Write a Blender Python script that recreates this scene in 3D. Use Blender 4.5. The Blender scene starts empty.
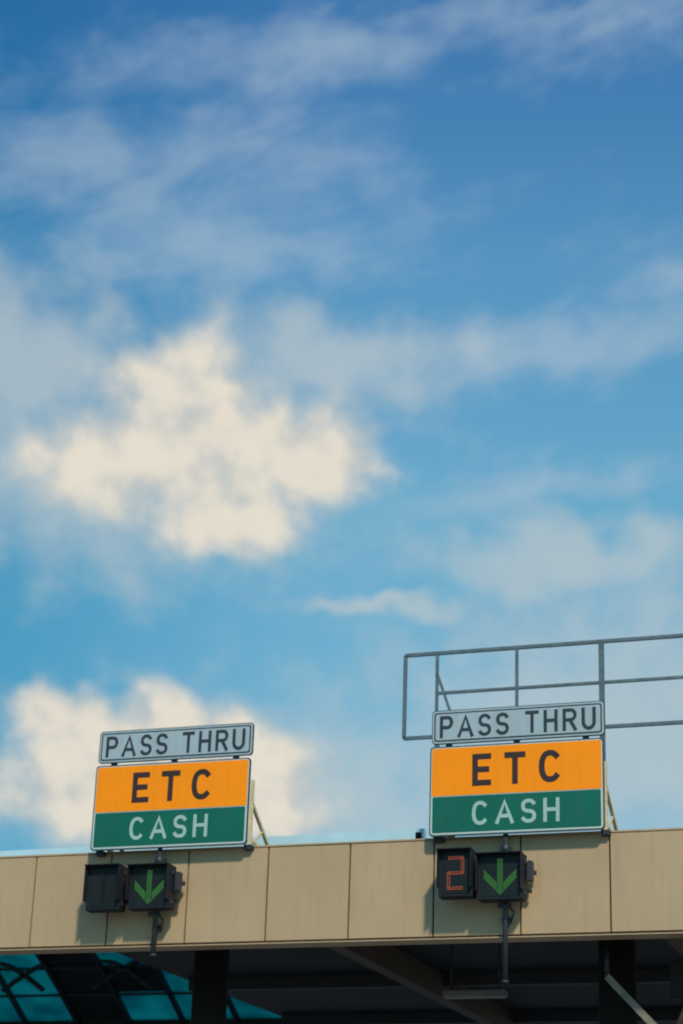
import bpy, bmesh, math, random
from mathutils import Vector, Matrix
random.seed(4)
S=bpy.context.scene
S.view_settings.view_transform='Standard'; S.view_settings.look='None'; S.view_settings.exposure=0
Z0=7.59      # top of the canopy fascia above the road

# ---------------------------------------------------------------- materials
def newmat(name):
    m=bpy.data.materials.new(name); m.use_nodes=True
    return m,m.node_tree,m.node_tree.nodes['Principled BSDF']
def mat(name,col,rough=.5,metal=0,var=.12,scale=3,bump=0,bscale=30,stretch=(1,1,1),dirt=None,dirtamt=.0,spec=.5):
    m,nt,b=newmat(name); L=nt.links.new
    tc=nt.nodes.new('ShaderNodeTexCoord'); mp=nt.nodes.new('ShaderNodeMapping'); mp.inputs['Scale'].default_value=stretch
    L(tc.outputs['Object'],mp.inputs[0])
    n=nt.nodes.new('ShaderNodeTexNoise'); n.inputs['Scale'].default_value=scale; n.inputs['Detail'].default_value=4; n.inputs['Roughness'].default_value=.6
    L(mp.outputs[0],n.inputs['Vector'])
    r=nt.nodes.new('ShaderNodeMapRange'); r.inputs[1].default_value=.3; r.inputs[2].default_value=.7; r.inputs[3].default_value=1-var; r.inputs[4].default_value=1+var
    L(n.outputs['Fac'],r.inputs[0])
    v=nt.nodes.new('ShaderNodeVectorMath'); v.operation='SCALE'; v.inputs[0].default_value=col; L(r.outputs[0],v.inputs['Scale'])
    out=v.outputs[0]
    if dirt:
        mp2=nt.nodes.new('ShaderNodeMapping'); mp2.inputs['Scale'].default_value=(1,1,.12); L(tc.outputs['Object'],mp2.inputs[0])
        n2=nt.nodes.new('ShaderNodeTexNoise'); n2.inputs['Scale'].default_value=9; n2.inputs['Detail'].default_value=5; L(mp2.outputs[0],n2.inputs['Vector'])
        r2=nt.nodes.new('ShaderNodeMapRange'); r2.inputs[1].default_value=.5; r2.inputs[2].default_value=.78; r2.inputs[3].default_value=0; r2.inputs[4].default_value=dirtamt; L(n2.outputs['Fac'],r2.inputs[0])
        mx=nt.nodes.new('ShaderNodeMix'); mx.data_type='RGBA'; L(r2.outputs[0],mx.inputs[0]); L(out,mx.inputs[6]); mx.inputs[7].default_value=(*dirt,1); out=mx.outputs[2]
    L(out,b.inputs['Base Color'])
    b.inputs['Roughness'].default_value=rough; b.inputs['Metallic'].default_value=metal
    b.inputs['Specular IOR Level'].default_value=spec
    if bump:
        n3=nt.nodes.new('ShaderNodeTexNoise'); n3.inputs['Scale'].default_value=bscale; n3.inputs['Detail'].default_value=4; L(tc.outputs['Object'],n3.inputs['Vector'])
        bp=nt.nodes.new('ShaderNodeBump'); bp.inputs['Strength'].default_value=bump; bp.inputs['Distance'].default_value=.02; L(n3.outputs['Fac'],bp.inputs['Height']); L(bp.outputs[0],b.inputs['Normal'])
    return m
def emis(name,col,st):
    m,nt,b=newmat(name); b.inputs['Base Color'].default_value=(*[c*.12 for c in col],1)
    b.inputs['Emission Color'].default_value=(*col,1); b.inputs['Emission Strength'].default_value=st; b.inputs['Roughness'].default_value=.4
    return m
M_panel=mat('beige_panel',(.43,.298,.168),.45,var=.08,scale=.8,bump=.05,bscale=2,dirt=(.27,.18,.10),dirtamt=.28)
M_joint=mat('joint_gap',(.03,.025,.02),.8)
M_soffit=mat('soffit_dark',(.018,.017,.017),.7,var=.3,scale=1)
M_beam=mat('steel_beam_brown',(.10,.06,.033),.6,var=.2)
M_steel=mat('dark_steel',(.024,.028,.033),.5,var=.2,scale=8)
M_roof=mat('roof_sheet_pale',(.42,.62,.68),.4,var=.05)
M_rail=mat('galvanised_rail',(.11,.15,.165),.5,.3,var=.25,scale=10)
M_cream=mat('cream_steel',(.62,.52,.30),.5,var=.2,scale=12)
M_orange=mat('orange_sheeting',(.96,.268,.006),.5,var=.04,scale=1.5,dirt=(.6,.2,.015),dirtamt=.2,spec=.15)
M_green=mat('green_sheeting',(.006,.115,.082),.5,var=.08,scale=1.5,dirt=(.03,.10,.08),dirtamt=.4,spec=.2)
M_grey=mat('pale_sheeting',(.33,.41,.44),.45,var=.05,scale=1.5,dirt=(.22,.25,.27),dirtamt=.4,spec=.3)
M_white=mat('white_sheeting',(.45,.53,.50),.45,var=.06)
M_ink=mat('navy_letter',(.030,.040,.052),.5,var=.1,spec=.3)
M_ink2=mat('black_letter',(.042,.028,.026),.5,var=.1,spec=.2)
M_cash=mat('pale_green_letter',(.31,.46,.41),.5,var=.06)
M_edge=mat('sign_edge',(.035,.06,.07),.5,var=.1)
M_black=mat('signal_black',(.012,.014,.019),.6,var=.2,spec=.25)
M_face=mat('signal_face',(.012,.016,.017),.4,var=.2,spec=.2)
M_pole=mat('pole_grey',(.040,.044,.052),.5,.3,var=.2)
M_led_g=emis('led_green',(.10,.42,.07),.34)
M_led_r=emis('led_red',(.72,.16,.06),.30)
M_led_dim=emis('led_unlit',(.10,.05,.04),.0)
M_conc=mat('concrete',(.20,.19,.175),.85,var=.15,scale=1.5,bump=.2)
M_paint=mat('road_paint',(.7,.7,.66),.7,var=.15,scale=6)
M_yel=mat('yellow_paint',(.65,.40,.03),.6,var=.1)
M_ltfix=mat('light_fitting',(.26,.26,.25),.4,var=.1)
M_brace=mat('weathered_brace',(.20,.17,.13),.6,var=.3,scale=6)
M_booth=mat('booth_panel',(.55,.56,.55),.4,var=.06)
m,nt,b=newmat('booth_glass'); b.inputs['Base Color'].default_value=(.03,.05,.06,1); b.inputs['Roughness'].default_value=.08; M_glass=m
m,nt,b=newmat('teal_translucent_sheet'); tr=nt.nodes.new('ShaderNodeBsdfTranslucent'); mx=nt.nodes.new('ShaderNodeMixShader')
tcn=nt.nodes.new('ShaderNodeTexCoord'); nz=nt.nodes.new('ShaderNodeTexNoise'); nz.inputs['Scale'].default_value=.9; nz.inputs['Detail'].default_value=4
cr=nt.nodes.new('ShaderNodeValToRGB'); cr.color_ramp.elements[0].position=.35; cr.color_ramp.elements[1].position=.65
cr.color_ramp.elements[0].color=(.0,.07,.08,1); cr.color_ramp.elements[1].color=(.002,.24,.23,1)
nt.links.new(tcn.outputs['Object'],nz.inputs['Vector']); nt.links.new(nz.outputs['Fac'],cr.inputs[0]); nt.links.new(cr.outputs[0],tr.inputs['Color'])
b.inputs['Base Color'].default_value=(.03,.26,.26,1); b.inputs['Roughness'].default_value=.4
mx.inputs[0].default_value=.88; nt.links.new(b.outputs[0],mx.inputs[1]); nt.links.new(tr.outputs[0],mx.inputs[2]); nt.links.new(mx.outputs[0],nt.nodes['Material Output'].inputs[0]); M_teal=m

# ---------------------------------------------------------------- mesh tools
def root(name,loc=(0,0,0)):
    e=bpy.data.objects.new(name,None); e.location=loc; e.empty_display_size=.3; S.collection.objects.link(e); return e
class MB:
    def __init__(s): s.bm=bmesh.new(); s.mats=[]
    def mi(s,m):
        if m not in s.mats: s.mats.append(m)
        return s.mats.index(m)
    def box(s,a,b,m,bev=0):
        r=bmesh.ops.create_cube(s.bm,size=1); vs=r['verts']
        c=[(a[i]+b[i])/2 for i in range(3)]; d=[abs(b[i]-a[i]) for i in range(3)]
        for v in vs: v.co=Vector([v.co[i]*d[i]+c[i] for i in range(3)])
        fs=set(f for v in vs for f in v.link_faces)
        for f in fs: f.material_index=s.mi(m)
        if bev:
            es=list(set(e for v in vs for e in v.link_edges))
            r=bmesh.ops.bevel(s.bm,geom=es,offset=bev,segments=2,affect='EDGES',clamp_overlap=True)
            for f in r['faces']: f.material_index=s.mi(m)
    def tube(s,a,b,r,m,n=10,square=False):
        a=Vector(a);b=Vector(b);d=b-a
        k=4 if square else n
        R=bmesh.ops.create_cone(s.bm,cap_ends=True,segments=k,radius1=r*(1.414 if square else 1),radius2=r*(1.414 if square else 1),depth=d.length)
        q=d.to_track_quat('Z','Y').to_matrix().to_4x4()
        rot=Matrix.Rotation(math.radians(45),4,'Z') if square else Matrix()
        bmesh.ops.transform(s.bm,matrix=Matrix.Translation((a+b)/2)@q@rot,verts=R['verts'])
        for f in set(f for v in R['verts'] for f in v.link_faces): f.material_index=s.mi(m); f.smooth=not square and len(f.verts)==4
    def poly(s,pts,y0,y1,m):
        A=[s.bm.verts.new((p[0],y0,p[1])) for p in pts]; B=[s.bm.verts.new((p[0],y1,p[1])) for p in pts]; n=len(pts)
        fs=[s.bm.faces.new(A),s.bm.faces.new(B[::-1])]+[s.bm.faces.new([A[i],B[i],B[(i+1)%n],A[(i+1)%n]]) for i in range(n)]
        for f in fs: f.material_index=s.mi(m)
    def quad(s,P,m):
        f=s.bm.faces.new([s.bm.verts.new(p) for p in P]); f.material_index=s.mi(m)
    def obj(s,name,parent,loc=(0,0,0),recalc=True):
        if recalc: bmesh.ops.recalc_face_normals(s.bm,faces=s.bm.faces)
        me=bpy.data.meshes.new(name); s.bm.to_mesh(me); s.bm.free()
        for m in s.mats: me.materials.append(m)
        o=bpy.data.objects.new(name,me); S.collection.objects.link(o); o.location=loc
        if parent: o.parent=parent
        return o
def rrect(x0,z0,x1,z1,r,n=6):
    P=[]
    for cx,cz,a in((x1-r,z1-r,0),(x0+r,z1-r,90),(x0+r,z0+r,180),(x1-r,z0+r,270)):
        for i in range(n+1):
            t=math.radians(a+90*i/n); P.append((cx+r*math.cos(t),cz+r*math.sin(t)))
    return P
def arc(cx,cz,rx,rz,a0,a1,n=14,p=1.0):
    P=[]
    for i in range(n+1):
        t=math.radians(a0+(a1-a0)*i/n); c,s_=math.cos(t),math.sin(t)
        P.append((cx+rx*math.copysign(abs(c)**p,c),cz+rz*math.copysign(abs(s_)**p,s_)))
    return P
GL={
 'E':(.60,[[(1,1),(0,1),(0,0),(1,0)],[(0,.51),(.86,.51)]]),
 'T':(.66,[[(0,1),(1,1)],[(.5,1),(.5,0)]]),
 'C':(.70,[arc(.5,.5,.5,.5,48,312,22,.85)]),
 'P':(.66,[[(0,0),(0,1)],[(0,1)]+arc(.62,.735,.38,.265,90,-90,12)+[(0,.47)]]),
 'A':(.78,[[(0,0),(.5,1),(1,0)],[(.2,.30),(.8,.30)]]),
 'S':(.64,[arc(.5,.745,.48,.255,28,270,16,.9)+arc(.5,.245,.5,.245,90,-152,16,.9)[1:]]),
 'H':(.68,[[(0,0),(0,1)],[(1,0),(1,1)],[(0,.52),(1,.52)]]),
 'R':(.68,[[(0,0),(0,1)],[(0,1)]+arc(.62,.745,.38,.255,90,-90,12)+[(0,.49)],[(.52,.49),(1,0)]]),
 'U':(.68,[[(0,1)]+arc(.5,.33,.5,.33,180,360,14)+[(1,1)]]),
}
def stroke(mb,pts,t,y,m):
    pts=[Vector(p) for p in pts]; h=t/2
    d0=(pts[0]-pts[1]).normalized(); d1=(pts[-1]-pts[-2]).normalized()
    pts[0]=pts[0]+d0*h*.98; pts[-1]=pts[-1]+d1*h*.98
    L=[];R=[]
    for i,p in enumerate(pts):
        if i==0: n=(pts[1]-p).normalized(); n=Vector((-n.y,n.x)); k=1
        elif i==len(pts)-1: n=(p-pts[i-1]).normalized(); n=Vector((-n.y,n.x)); k=1
        else:
            a=(p-pts[i-1]).normalized(); b_=(pts[i+1]-p).normalized()
            na=Vector((-a.y,a.x)); nb=Vector((-b_.y,b_.x)); n=(na+nb).normalized(); k=min(1/max(n.dot(na),.3),1.5)
        L.append(p+n*h*k); R.append(p-n*h*k)
    V=[(mb.bm.verts.new((l.x,y,l.y)),mb.bm.verts.new((r.x,y,r.y))) for l,r in zip(L,R)]
    for i in range(len(V)-1):
        f=mb.bm.faces.new([V[i][0],V[i+1][0],V[i+1][1],V[i][1]]); f.material_index=mb.mi(m)
def text(mb,s,x0,x1,z0,H,t,y,m,wide=1.0,space=.35):
    ws=[GL[c][0]*H*wide if c!=' ' else space*H for c in s]
    gap=((x1-x0)-sum(ws))/(len(s)-1); x=x0; k=0
    for c,w in zip(s,ws):
        if c!=' ':
            for st in GL[c][1]:
                k+=1
                stroke(mb,[(x+t/2+p[0]*(w-t),z0+t/2+p[1]*(H-t)) for p in st],t,y-.0008*(k%4),m)
        x+=w+gap

# ---------------------------------------------------------------- lane signs
def lane_sign(X,zb):
    r=root('toll_lane_sign',(X,-.2,Z0+zb))      # origin: lower-left corner of the panel
    mb=MB()
    mb.poly(rrect(0,0,2.4,1.235,.05),0,.03,M_edge)
    mb.poly(rrect(.018,.018,2.382,1.217,.045),-.004,0,M_white)
    mb.poly(rrect(.045,.045,2.355,.535,.02),-.008,-.004,M_green)
    mb.poly(rrect(.030,.548,2.370,1.205,.02),-.008,-.004,M_orange)
    mb.obj('destination_panel',r)
    mb=MB()
    text(mb,'ETC',.60,1.83,.665,.44,.078,-.011,M_ink2)
    text(mb,'CASH',.60,1.80,.13,.325,.050,-.011,M_cash)
    mb.obj('lettering',r)
    mb=MB()
    mb.poly(rrect(.02,1.27,2.42,1.745,.05),0,.03,M_edge)
    mb.poly(rrect(.032,1.282,2.408,1.733,.045),-.003,0,M_grey)
    mb.poly(rrect(.055,1.305,2.385,1.710,.035),-.006,-.003,M_ink)
    mb.poly(rrect(.075,1.325,2.365,1.690,.025),-.009,-.006,M_grey)
    mb.obj('pass_thru_plate',r)
    mb=MB(); text(mb,'PASS THRU',.135,2.305,1.352,.31,.046,-.012,M_ink,wide=.92,space=.30); mb.obj('plate_lettering',r)
    mb=MB()
    for x in (.25,1.2,2.15): mb.box((x-.04,.031,.04),(x+.04,.09,1.70),M_steel,.004)
    for z in (.25,.95,1.5): mb.box((.08,.091,z-.03),(2.32,.13,z+.03),M_steel,.004)
    for x in (.10,2.38):
        mb.tube((x,.17,-.0),(x,.17,.95),.022,M_cream,square=True)
        mb.tube((x,.18,.62),(x,1.05,.02),.022,M_cream,square=True)
        mb.tube((x,.18,.10),(x,1.00,.06),.018,M_cream,square=True)
        mb.tube((x,.60,.30),(x,.30,.09),.014,M_cream,square=True)
        mb.box((x-.07,.90,-.05),(x+.07,1.15,.03),M_cream,.01)
        mb.box((x-.06,.10,-.05),(x+.06,.24,.02),M_steel,.006)
    mb.obj('support_frame',r)
    return r
lane_sign(.945,-.02); 
lane_sign(5.985,-.025)

# ---------------------------------------------------------------- lane signals
def housing(mb,cx,cz,w,h,yf,d=.20):
    x0,x1,z0,z1=cx-w/2,cx+w/2,cz-h/2,cz+h/2
    mb.box((x0,yf,z0),(x1,yf+d,z1),M_black,.012)
    mb.box((x0+.045,yf-.006,z0+.045),(x1-.045,yf-.001,z1-.045),M_face)
    v=.13
    mb.box((x0,yf-v,z1-.018),(x1,yf-.001,z1-.002),M_black,.003)
    mb.box((x0+.001,yf-v*.8,z0+.12),(x0+.016,yf-.0015,z1-.019),M_black,.003)
    mb.box((x1-.016,yf-v*.8,z0+.12),(x1-.001,yf-.0015,z1-.019),M_black,.003)
    for z in (z0+.1,z1-.1): mb.box((x1,yf+.05,z-.03),(x1+.015,yf+.12,z+.03),M_pole,.003)
def dots(mb,P,y,m,s=.010):
    for x,z in P: mb.box((x-s,y-.006,z-s),(x+s,y,z+s),m)
def seg_pts(a,b,sp):
    L=math.hypot(b[0]-a[0],b[1]-a[1]); n=max(1,round(L/sp)); return [(a[0]+(b[0]-a[0])*i/n,a[1]+(b[1]-a[1])*i/n) for i in range(n+1)]
def lane_signal(X,zc,numdx,numdz,digit,down,numw):
    r=root('lane_signal',(X,-.4,Z0+zc))
    mb=MB(); housing(mb,0,0,.62,.61,0); mb.obj('arrow_housing',r)
    mb=MB(); y=-.008; P=[]
    for o in (-.026,0,.026): P+=seg_pts((o,.22),(o,-.15),.027)
    for o in (0,.030,.060,.090):
        P+=seg_pts((-.21,.0+o-.02),(0,-.21+o-.02),.026)+seg_pts((.21,.0+o-.02),(0,-.21+o-.02),.026)
    Q=[]
    for p in P:
        if all((p[0]-q[0])**2+(p[1]-q[1])**2>.018**2 for q in Q): Q.append(p)
    dots(mb,Q,y,M_led_g,.008); mb.obj('green_arrow_leds',r)
    mb=MB(); housing(mb,numdx,numdz,numw,.63,-.02); mb.obj('number_housing',r)
    mb=MB(); P=[]; a,h=.095,.20; cx,cz=numdx,numdz
    if digit=='2': path=[(-a,h),(a,h),(a,0),(-a,0),(-a,-h),(a,-h)]
    else: path=[(0,h),(0,-h)]
    for k in (-1,1):
        for i in range(len(path)-1):
            p,q=path[i],path[i+1]; hor=abs(p[1]-q[1])<1e-6; o=.014*k
            P+=seg_pts((cx+p[0]+(0 if hor else o),cz+p[1]+(o if hor else 0)),(cx+q[0]+(0 if hor else o),cz+q[1]+(o if hor else 0)),.022)
    Q=[]
    for p in P:
        if all((p[0]-q[0])**2+(p[1]-q[1])**2>.012**2 for q in Q): Q.append(p)
    dots(mb,Q,-.029,M_led_r if digit=='2' else M_led_dim,.0075); mb.obj('lane_number_leds',r)
    mb=MB()
    mb.tube((0,.27,.62),(0,.27,-down),.035,M_pole,14)
    mb.tube((0,.27,-down-.001),(0,.27,-down-.03),.05,M_pole,14)
    mb.tube((0,.27,.36),(0,.27,.48),.06,M_pole,14)
    mb.tube((numdx,.25,numdz+.08),(.42,.25,.08),.028,M_pole,square=True)
    mb.tube((numdx,.25,numdz-.16),(.36,.25,-.16),.022,M_pole,square=True)
    mb.box((.33,.10,-.05),(.40,.22,.22),M_pole,.01)
    mb.box((-.09,.201,.306),(.09,.24,.36),M_pole,.01); mb.box((-.09,.201,-.37),(.09,.24,-.306),M_pole,.01)
    mb.box((-.06,.30,-.55),(.06,.395,-.47),M_pole,.01); mb.box((-.06,.30,.36),(.06,.395,.46),M_pole,.01)
    pts=[(.05,.28,-.35),(.12,.27,-.42),(.08,.27,-.52),(.03,.27,-.62)]
    for p,q in zip(pts,pts[1:]): mb.tube(p,q,.010,M_black,6)
    mb.obj('mounting_post',r)
lane_signal(2.005,-.605,-.69,.005,'1',.88,.53)
lane_signal(7.03,-.635,-.60,.06,'2',1.30,.47)

# ---------------------------------------------------------------- canopy
can=root('toll_plaza_canopy',(0,0,0))
H=1.3535
mb=MB()
x0=-14.4
n=0
while x0+n*1.2<26:
    a=x0+n*1.2; mb.box((a+.011,random.uniform(-.003,.003),Z0-H+.03),(a+1.189,.05,Z0-.03),M_panel,.006); n+=1
mb.obj('fascia_panels',can)
XA,XB=x0,x0+n*1.2
mb=MB()
mb.box((XA,.052,Z0-H+.01),(XB,.30,Z0-.04),M_joint)
mb.box((XA,-.012,Z0-.028),(XB,.34,Z0),M_panel,.006)
mb.box((XA,-.006,Z0-H-.012),(XB,.34,Z0-H+.008),M_panel,.004)
mb.obj('fascia_core_and_coping',can)
D=20
mb=MB()
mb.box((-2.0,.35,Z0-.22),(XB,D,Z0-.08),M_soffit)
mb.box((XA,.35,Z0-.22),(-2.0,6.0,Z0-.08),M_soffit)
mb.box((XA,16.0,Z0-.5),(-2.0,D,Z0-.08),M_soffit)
mb.obj('roof_deck',can)
def vz(t): return (6+10*t, Z0-.15+1.9*math.sin(math.pi*t))
mb=MB(); rb=MB(); NS=12; k=0
bays=[-2.0-1.3*i for i in range(10)]
for i,X in enumerate(bays[:-1]):
    for j in range(NS):
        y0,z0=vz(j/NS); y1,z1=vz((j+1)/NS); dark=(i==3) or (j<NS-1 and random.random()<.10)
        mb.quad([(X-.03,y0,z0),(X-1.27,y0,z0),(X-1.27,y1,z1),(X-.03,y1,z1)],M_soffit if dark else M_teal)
for X in bays:
    for j in range(NS):
        y0,z0=vz(j/NS); y1,z1=vz((j+1)/NS); rb.tube((X,y0,z0-.06),(X,y1,z1-.06),.05,M_steel,square=True)
for j in (7,8,9,10,11):
    y0,z0=vz(j/NS); rb.tube((-2,y0,z0-.05),(bays[-1],y0,z0-.05),.028,M_steel,square=True)
for X in (bays[0]-.4,bays[2],bays[4],bays[6]):
    pr=None
    for q in range(15):
        t=q/14; p_=(X-3.6*t,14.2,Z0-.35+1.35*math.sin(math.pi*(.15+.7*t)))
        if pr: rb.tube(pr,p_,.06,M_steel,6)
        pr=p_
gz=[vz(j/NS) for j in range(NS+1)]
for X in (-1.99,bays[-1]-.01):
    f=rb.bm.faces.new([rb.bm.verts.new((X,y,z)) for y,z in gz]); f.material_index=rb.mi(M_soffit)
mb.obj('translucent_vault_sheets',can,recalc=False); rb.obj('vault_ribs',can)
mb=MB()
for X in (3.05,8.4,13.2,18): mb.box((X-.13,.35,Z0-.66),(X+.13,D,Z0-.225),M_beam)
for y in (5,10,15): mb.box((-1.9,y,Z0-.44),(XB,y+.12,Z0-.223),M_steel)
mb.obj('roof_beams',can)
mb=MB()
for X,y in ((4.9,6),(14.8,6),(-6,8)):
    mb.box((X-.52,y-.12,Z0-1.25),(X+.52,y+.12,Z0-1.14),M_ltfix,.02)
    for s in (-.4,.4): mb.tube((X+s,y,Z0-1.14),(X+s,y,Z0-.23),.012,M_steel,6)
mb.obj('strip_light_fittings',can)
mb=MB()
mb.tube((8.15,.9,Z0-1.75),(9.1,.9,Z0-2.75),.045,M_brace,square=True)
mb.tube((8.15,.9,Z0-1.75),(8.15,.9,Z0-1.30),.03,M_steel,12)
mb.tube((9.6,.8,Z0-1.45),(9.0,.8,Z0-2.6),.05,M_beam,12)
mb.box((8.85,1.6,Z0-1.95),(9.9,1.9,Z0-1.45),M_soffit,.03)
mb.obj('hanging_brackets',can)
mb=MB()
for i in range(15):
    a=-12.3+i*1.2; z0=Z0+.33+.011*i; z1=z0+.011
    A=[(a,1.5,z0),(a+1.2,1.5,z1)]
    mb.quad([(a,1.44,Z0-.07),(a+1.2,1.44,Z0-.07),A[1],A[0]],M_roof)
    mb.quad([A[0],A[1],(a+1.2,5,Z0-.05),(a,5,Z0-.05)],M_roof)
mb.obj('roof_ridge_sheet',can)
mb=MB()
for X in (1.55,7.85,14,-4.6,-10.8,20):
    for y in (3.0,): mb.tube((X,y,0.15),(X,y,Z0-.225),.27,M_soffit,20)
mb.obj('columns',can)
rl=root('roof_obstruction_lamp',(5.62,.5,Z0)); mb=MB()
mb.tube((0,0,-.08),(0,0,.12),.018,M_pole); mb.tube((0,0,.12),(0,0,.20),.045,M_face,12); mb.obj('lamp_body',rl)

# ---------------------------------------------------------------- railing cage on the roof
rr_=root('roof_guard_railing',(0,.8,Z0)); mb=MB()
XL,XR=5.28,15.6; zt,zm,zbm=2.88,2.28,1.64
def bar(a,b,r=.022): mb.tube(a,b,r,M_rail,square=True)
bar((XL,0,zt),(XR,0,zt),.024); bar((5.78,0,zm),(XR,0,zm),.020); bar((XL,0,zbm),(XR,0,zbm),.024)
bar((XL,0,zbm),(XL,0,zt),.024)
for X in (5.76,6.94,8.16,9.36,10.56,11.8,13,14.2,15.6): bar((X,.002,zbm if X!=8.16 else -.1),(X,.002,zt),.020 if X!=8.16 else .034)
bar((5.76,.0,2.58),(5.98,.0,1.95),.018)
for X in (5.76,10.56,13,15.6): bar((X,.05,-.1),(X,.05,zbm),.03)
for X in (10.56,15.6):
    for z in (zt,zbm): bar((X,.03,z),(X,1.1,z),.02)
    bar((X,1.1,-.1),(X,1.1,zt),.02)
mb.obj('rails_and_posts',rr_)

# ---------------------------------------------------------------- ground, lanes, islands, booths
mb=MB(); mb.quad(((-3000,-3000,0),(3000,-3000,0),(3000,3000,0),(-3000,3000,0)),mat('ground_earth',(.14,.125,.09),.95,var=.3,scale=.05)); mb.obj('ground',None)
mb=MB(); mb.quad(((-40,-160,.004),(50,-160,.004),(50,160,.004),(-40,160,.004)),M_conc); mb.obj('road',None)
mb=MB()
for X in (-7.8,-1.8,4.2,10.2,16.2,22.2):
    for k in range(20):
        y=-150+k*6.5
        if y<-14: mb.box((X-.07-3,y,.005),(X+.07-3,y+3,.008),M_paint)
mb.obj('lane_markings',None)
for X in (1.55,7.85,14,-4.6,-10.8,20):
    r=root('toll_island',(X,0,0)); mb=MB()
    mb.box((-.9,-9,.006),(.9,22,.15),M_conc,.03); mb.box((-.93,-10,.007),(.93,-9.002,.25),M_yel,.05); mb.obj('kerbed_slab',r)
    r=root('toll_booth',(X,7,.15)); mb=MB()
    mb.box((-.7,-1.3,.001),(.7,1.3,1.05),M_booth,.02); mb.box((-.66,-1.26,1.051),(.66,1.26,2.1),M_glass)
    for sx in (-.68,.68):
        for sy in (-1.28,0,1.28): mb.box((sx-.03,sy-.03,1.052),(sx+.03,sy+.03,2.1),M_booth)
    mb.box((-.8,-1.45,2.101),(.8,1.45,2.3),M_booth,.03); mb.obj('booth_body',r)

# ---------------------------------------------------------------- sun
AZ=math.radians(148); EL=math.radians(40)   # azimuth clockwise from +Y
sd=Vector((math.sin(AZ)*math.cos(EL),math.cos(AZ)*math.cos(EL),math.sin(EL)))
sl=bpy.data.lights.new('sun','SUN'); sl.energy=3.15; sl.angle=math.radians(4); sl.color=(1,.93,.81)
so=bpy.data.objects.new('sun',sl); S.collection.objects.link(so); so.rotation_euler=sd.to_track_quat('Z','Y').to_euler(); so.location=(20,-20,40)

# ---------------------------------------------------------------- sky with procedural clouds (by compass bearing and elevation)
W=bpy.data.worlds.new('sky'); S.world=W; W.use_nodes=True; nt=W.node_tree; N=nt.nodes; L=nt.links.new
try: W.cycles.sampling_method='NONE'
except Exception: pass
bg=N['Background']; bg.inputs['Strength'].default_value=.1
sky=N.new('ShaderNodeTexSky'); sky.sky_type='NISHITA'; sky.sun_disc=False; sky.sun_elevation=EL; sky.sun_rotation=AZ; sky.air_density=1.0; sky.dust_density=.6; sky.ozone_density=3.0
class X_:
    def __init__(s,v): s.v=v
    def _op(s,op,*o):
        n=N.new('ShaderNodeMath'); n.operation=op
        for i,a in enumerate((s,)+o):
            a=a.v if isinstance(a,X_) else a
            if isinstance(a,(int,float)): n.inputs[i].default_value=a
            else: L(a,n.inputs[i])
        return X_(n.outputs[0])
    def __add__(s,o): return s._op('ADD',o)
    def __radd__(s,o): return s._op('ADD',o)
    def __sub__(s,o): return s._op('SUBTRACT',o)
    def __rsub__(s,o): return X_(o)._op('SUBTRACT',s)
    def __mul__(s,o): return s._op('MULTIPLY',o)
    def __rmul__(s,o): return s._op('MULTIPLY',o)
    def __truediv__(s,o): return s._op('DIVIDE',o)
def ss(x,a,b,lo=0,hi=1):
    n=N.new('ShaderNodeMapRange'); n.interpolation_type='SMOOTHSTEP'; L(x.v,n.inputs[0])
    for i,q in zip((1,2,3,4),(a,b,lo,hi)): n.inputs[i].default_value=q
    return X_(n.outputs[0])
def comb(x,y,z=0.0):
    n=N.new('ShaderNodeCombineXYZ')
    for i,a in enumerate((x,y,z)):
        if isinstance(a,X_): L(a.v,n.inputs[i])
        else: n.inputs[i].default_value=a
    return n.outputs[0]
def noise(vec,sc,det=5,ro=.55,dis=0,dim='2D',col=False):
    n=N.new('ShaderNodeTexNoise'); n.noise_dimensions=dim; L(vec,n.inputs['Vector']); n.inputs['Scale'].default_value=sc; n.inputs['Detail'].default_value=det; n.inputs['Roughness'].default_value=ro; n.inputs['Distortion'].default_value=dis
    return n.outputs['Color'] if col else X_(n.outputs['Fac'])
tc=N.new('ShaderNodeTexCoord'); nm=N.new('ShaderNodeVectorMath'); nm.operation='NORMALIZE'; L(tc.outputs['Generated'],nm.inputs[0])
sp=N.new('ShaderNodeSeparateXYZ'); L(nm.outputs[0],sp.inputs[0]); dx,dy,dz=[X_(sp.outputs[i]) for i in range(3)]
B0=math.radians(-19.94); E0=21.57; K=35*180/math.pi    # cloud map: 35 units per degree about this bearing
cb,sb=math.cos(B0),math.sin(B0)
xr=dx*cb-dy*sb; yr=dx*sb+dy*cb
az=xr._op('ARCTAN2',yr); el=dz._op('ARCSINE')
U=az*el._op('COSINE')*K; V=el*K-E0*35
p=comb(U/100,V/100)
wn=noise(p,1.5,2,.5,col=True)
v1=N.new('ShaderNodeVectorMath'); v1.operation='MULTIPLY_ADD'; L(wn,v1.inputs[0]); v1.inputs[1].default_value=(70,60,0); L(comb(U-35,V-30),v1.inputs[2])
PW=v1.outputs[0]
def ell(lst,k=.25,rot=0):
    o=None
    for x,y,rx,ry in lst:
        X,Y=x-341,512-y; a=X-.035*Y; b=Y+.035*X
        m=N.new('ShaderNodeMapping'); m.vector_type='TEXTURE'; L(PW,m.inputs[0]); m.inputs['Location'].default_value=(a,b,0); m.inputs['Scale'].default_value=(rx,ry,1); m.inputs['Rotation'].default_value=(0,0,math.radians(rot))
        l=N.new('ShaderNodeVectorMath'); l.operation='LENGTH'; L(m.outputs[0],l.inputs[0])
        e=X_(l.outputs['Value'])
        o=e if o is None else o._op('SMOOTH_MIN',e,k)
    return X_((o*-1+1).v)
fb=noise(p,1.8,6,.50)-.5
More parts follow.
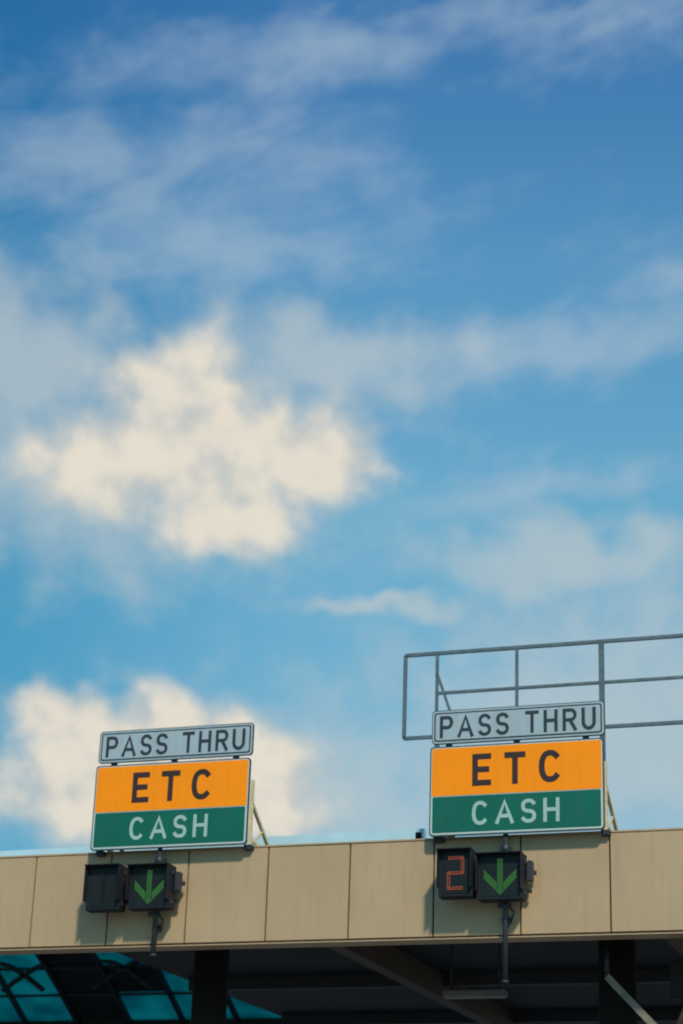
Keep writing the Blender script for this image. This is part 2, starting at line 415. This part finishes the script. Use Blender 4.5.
cum=ell([(190,400,90,70),(195,455,145,95),(310,458,85,66),(238,518,80,52),(110,470,90,60),
         (75,728,75,55),(165,742,135,58),(120,790,150,60),(260,785,80,70)],.25)
dc=ss(cum+fb*.62,-.16,.62)
soft=ell([(110,470,310,150),(10,375,200,120),(320,360,210,65),(250,790,360,125),(620,740,330,190),(380,607,110,18),(570,565,200,55)],.3)
ds=ss(soft+fb*.85,-.18,.90)*.74
ca,sa=math.cos(math.radians(18)),math.sin(math.radians(18))
ps=comb((U*ca+V*sa)/230,(V*ca-U*sa)/100)
st=noise(ps,1.7,5,.54,.2)-.5
cir=ell([(120,175,340,120),(230,250,330,80),(330,60,330,60),(600,40,200,60),(670,290,150,55),(560,350,260,55),(540,490,200,35)],.4,8)
dci=ss(cir*.85+st*1.35+fb*.5,-.05,1.15)*.58
def mixc(f,a,b):
    n=N.new('ShaderNodeMix'); n.data_type='RGBA'; n.clamp_factor=True
    if isinstance(f,X_): L(f.v,n.inputs[0])
    else: n.inputs[0].default_value=f
    for s,i in ((a,6),(b,7)):
        if isinstance(s,tuple): n.inputs[i].default_value=(*s,1)
        else: L(s,n.inputs[i])
    return n.outputs[2]
# clear-air colour: physical sky, graded with elevation and bearing
rp=N.new('ShaderNodeValToRGB'); e=rp.color_ramp.elements; e[0].position=0; e[0].color=(.78,1.05,.93,1); e[1].position=1; e[1].color=(.55,1.22,1.50,1)
q=rp.color_ramp.elements.new(.5); q.color=(1.0,1.64,1.38,1); q=rp.color_ramp.elements.new(.8); q.color=(.90,1.60,1.54,1)
L(ss(el,math.radians(6),math.radians(38)).v,rp.inputs[0])
tint=N.new('ShaderNodeMix'); tint.data_type='RGBA'; tint.blend_type='MULTIPLY'; tint.inputs[0].default_value=1; tint.clamp_result=False; L(sky.outputs[0],tint.inputs[6]); L(rp.outputs[0],tint.inputs[7])
side=ss(U,-420,60,0,1)
rgt=N.new('ShaderNodeMix'); rgt.data_type='RGBA'; L(side.v,rgt.inputs[0]); rgt.inputs[6].default_value=(.38,.74,.84,1); rgt.inputs[7].default_value=(1,1,1,1)
t2=N.new('ShaderNodeMix'); t2.data_type='RGBA'; t2.blend_type='MULTIPLY'; t2.inputs[0].default_value=1; L(tint.outputs[2],t2.inputs[6]); L(rgt.outputs[2],t2.inputs[7])
base=t2.outputs[2]
col=mixc(dci,base,(4.0,5.2,6.3))
col=mixc(ds,col,(4.8,5.6,5.9))
sh=ss(fb*2.4+cum*.7,-.2,.75)
cc=N.new('ShaderNodeMix'); cc.data_type='RGBA'; L(sh.v,cc.inputs[0]); cc.inputs[6].default_value=(5.6,5.75,5.5,1); cc.inputs[7].default_value=(8.1,7.4,6.2,1)
col=mixc(dc*.93,col,cc.outputs[2])
L(col,bg.inputs['Color'])

# ---------------------------------------------------------------- camera (low, inside a vehicle approaching the plaza)
ya,pi_,ro=-0.3481,0.3765,0.0351
f=Vector((math.sin(ya)*math.cos(pi_),math.cos(ya)*math.cos(pi_),math.sin(pi_))); r0=Vector((math.cos(ya),-math.sin(ya),0)); u0=r0.cross(f)
rx=math.cos(ro)*r0+math.sin(ro)*u0; ux=-math.sin(ro)*r0+math.cos(ro)*u0
c=bpy.data.cameras.new('camera'); o=bpy.data.objects.new('camera',c); S.collection.objects.link(o); S.camera=o
mw=Matrix((rx,ux,-f)).transposed().to_4x4(); mw.translation=Vector((13.8074,-25.647,-5.8899+Z0)); o.matrix_world=mw
c.sensor_fit='VERTICAL'; c.sensor_height=36; c.lens=36*2000/1024; c.clip_end=8000
c.dof.use_dof=True; c.dof.focus_distance=17; c.dof.aperture_fstop=2.0
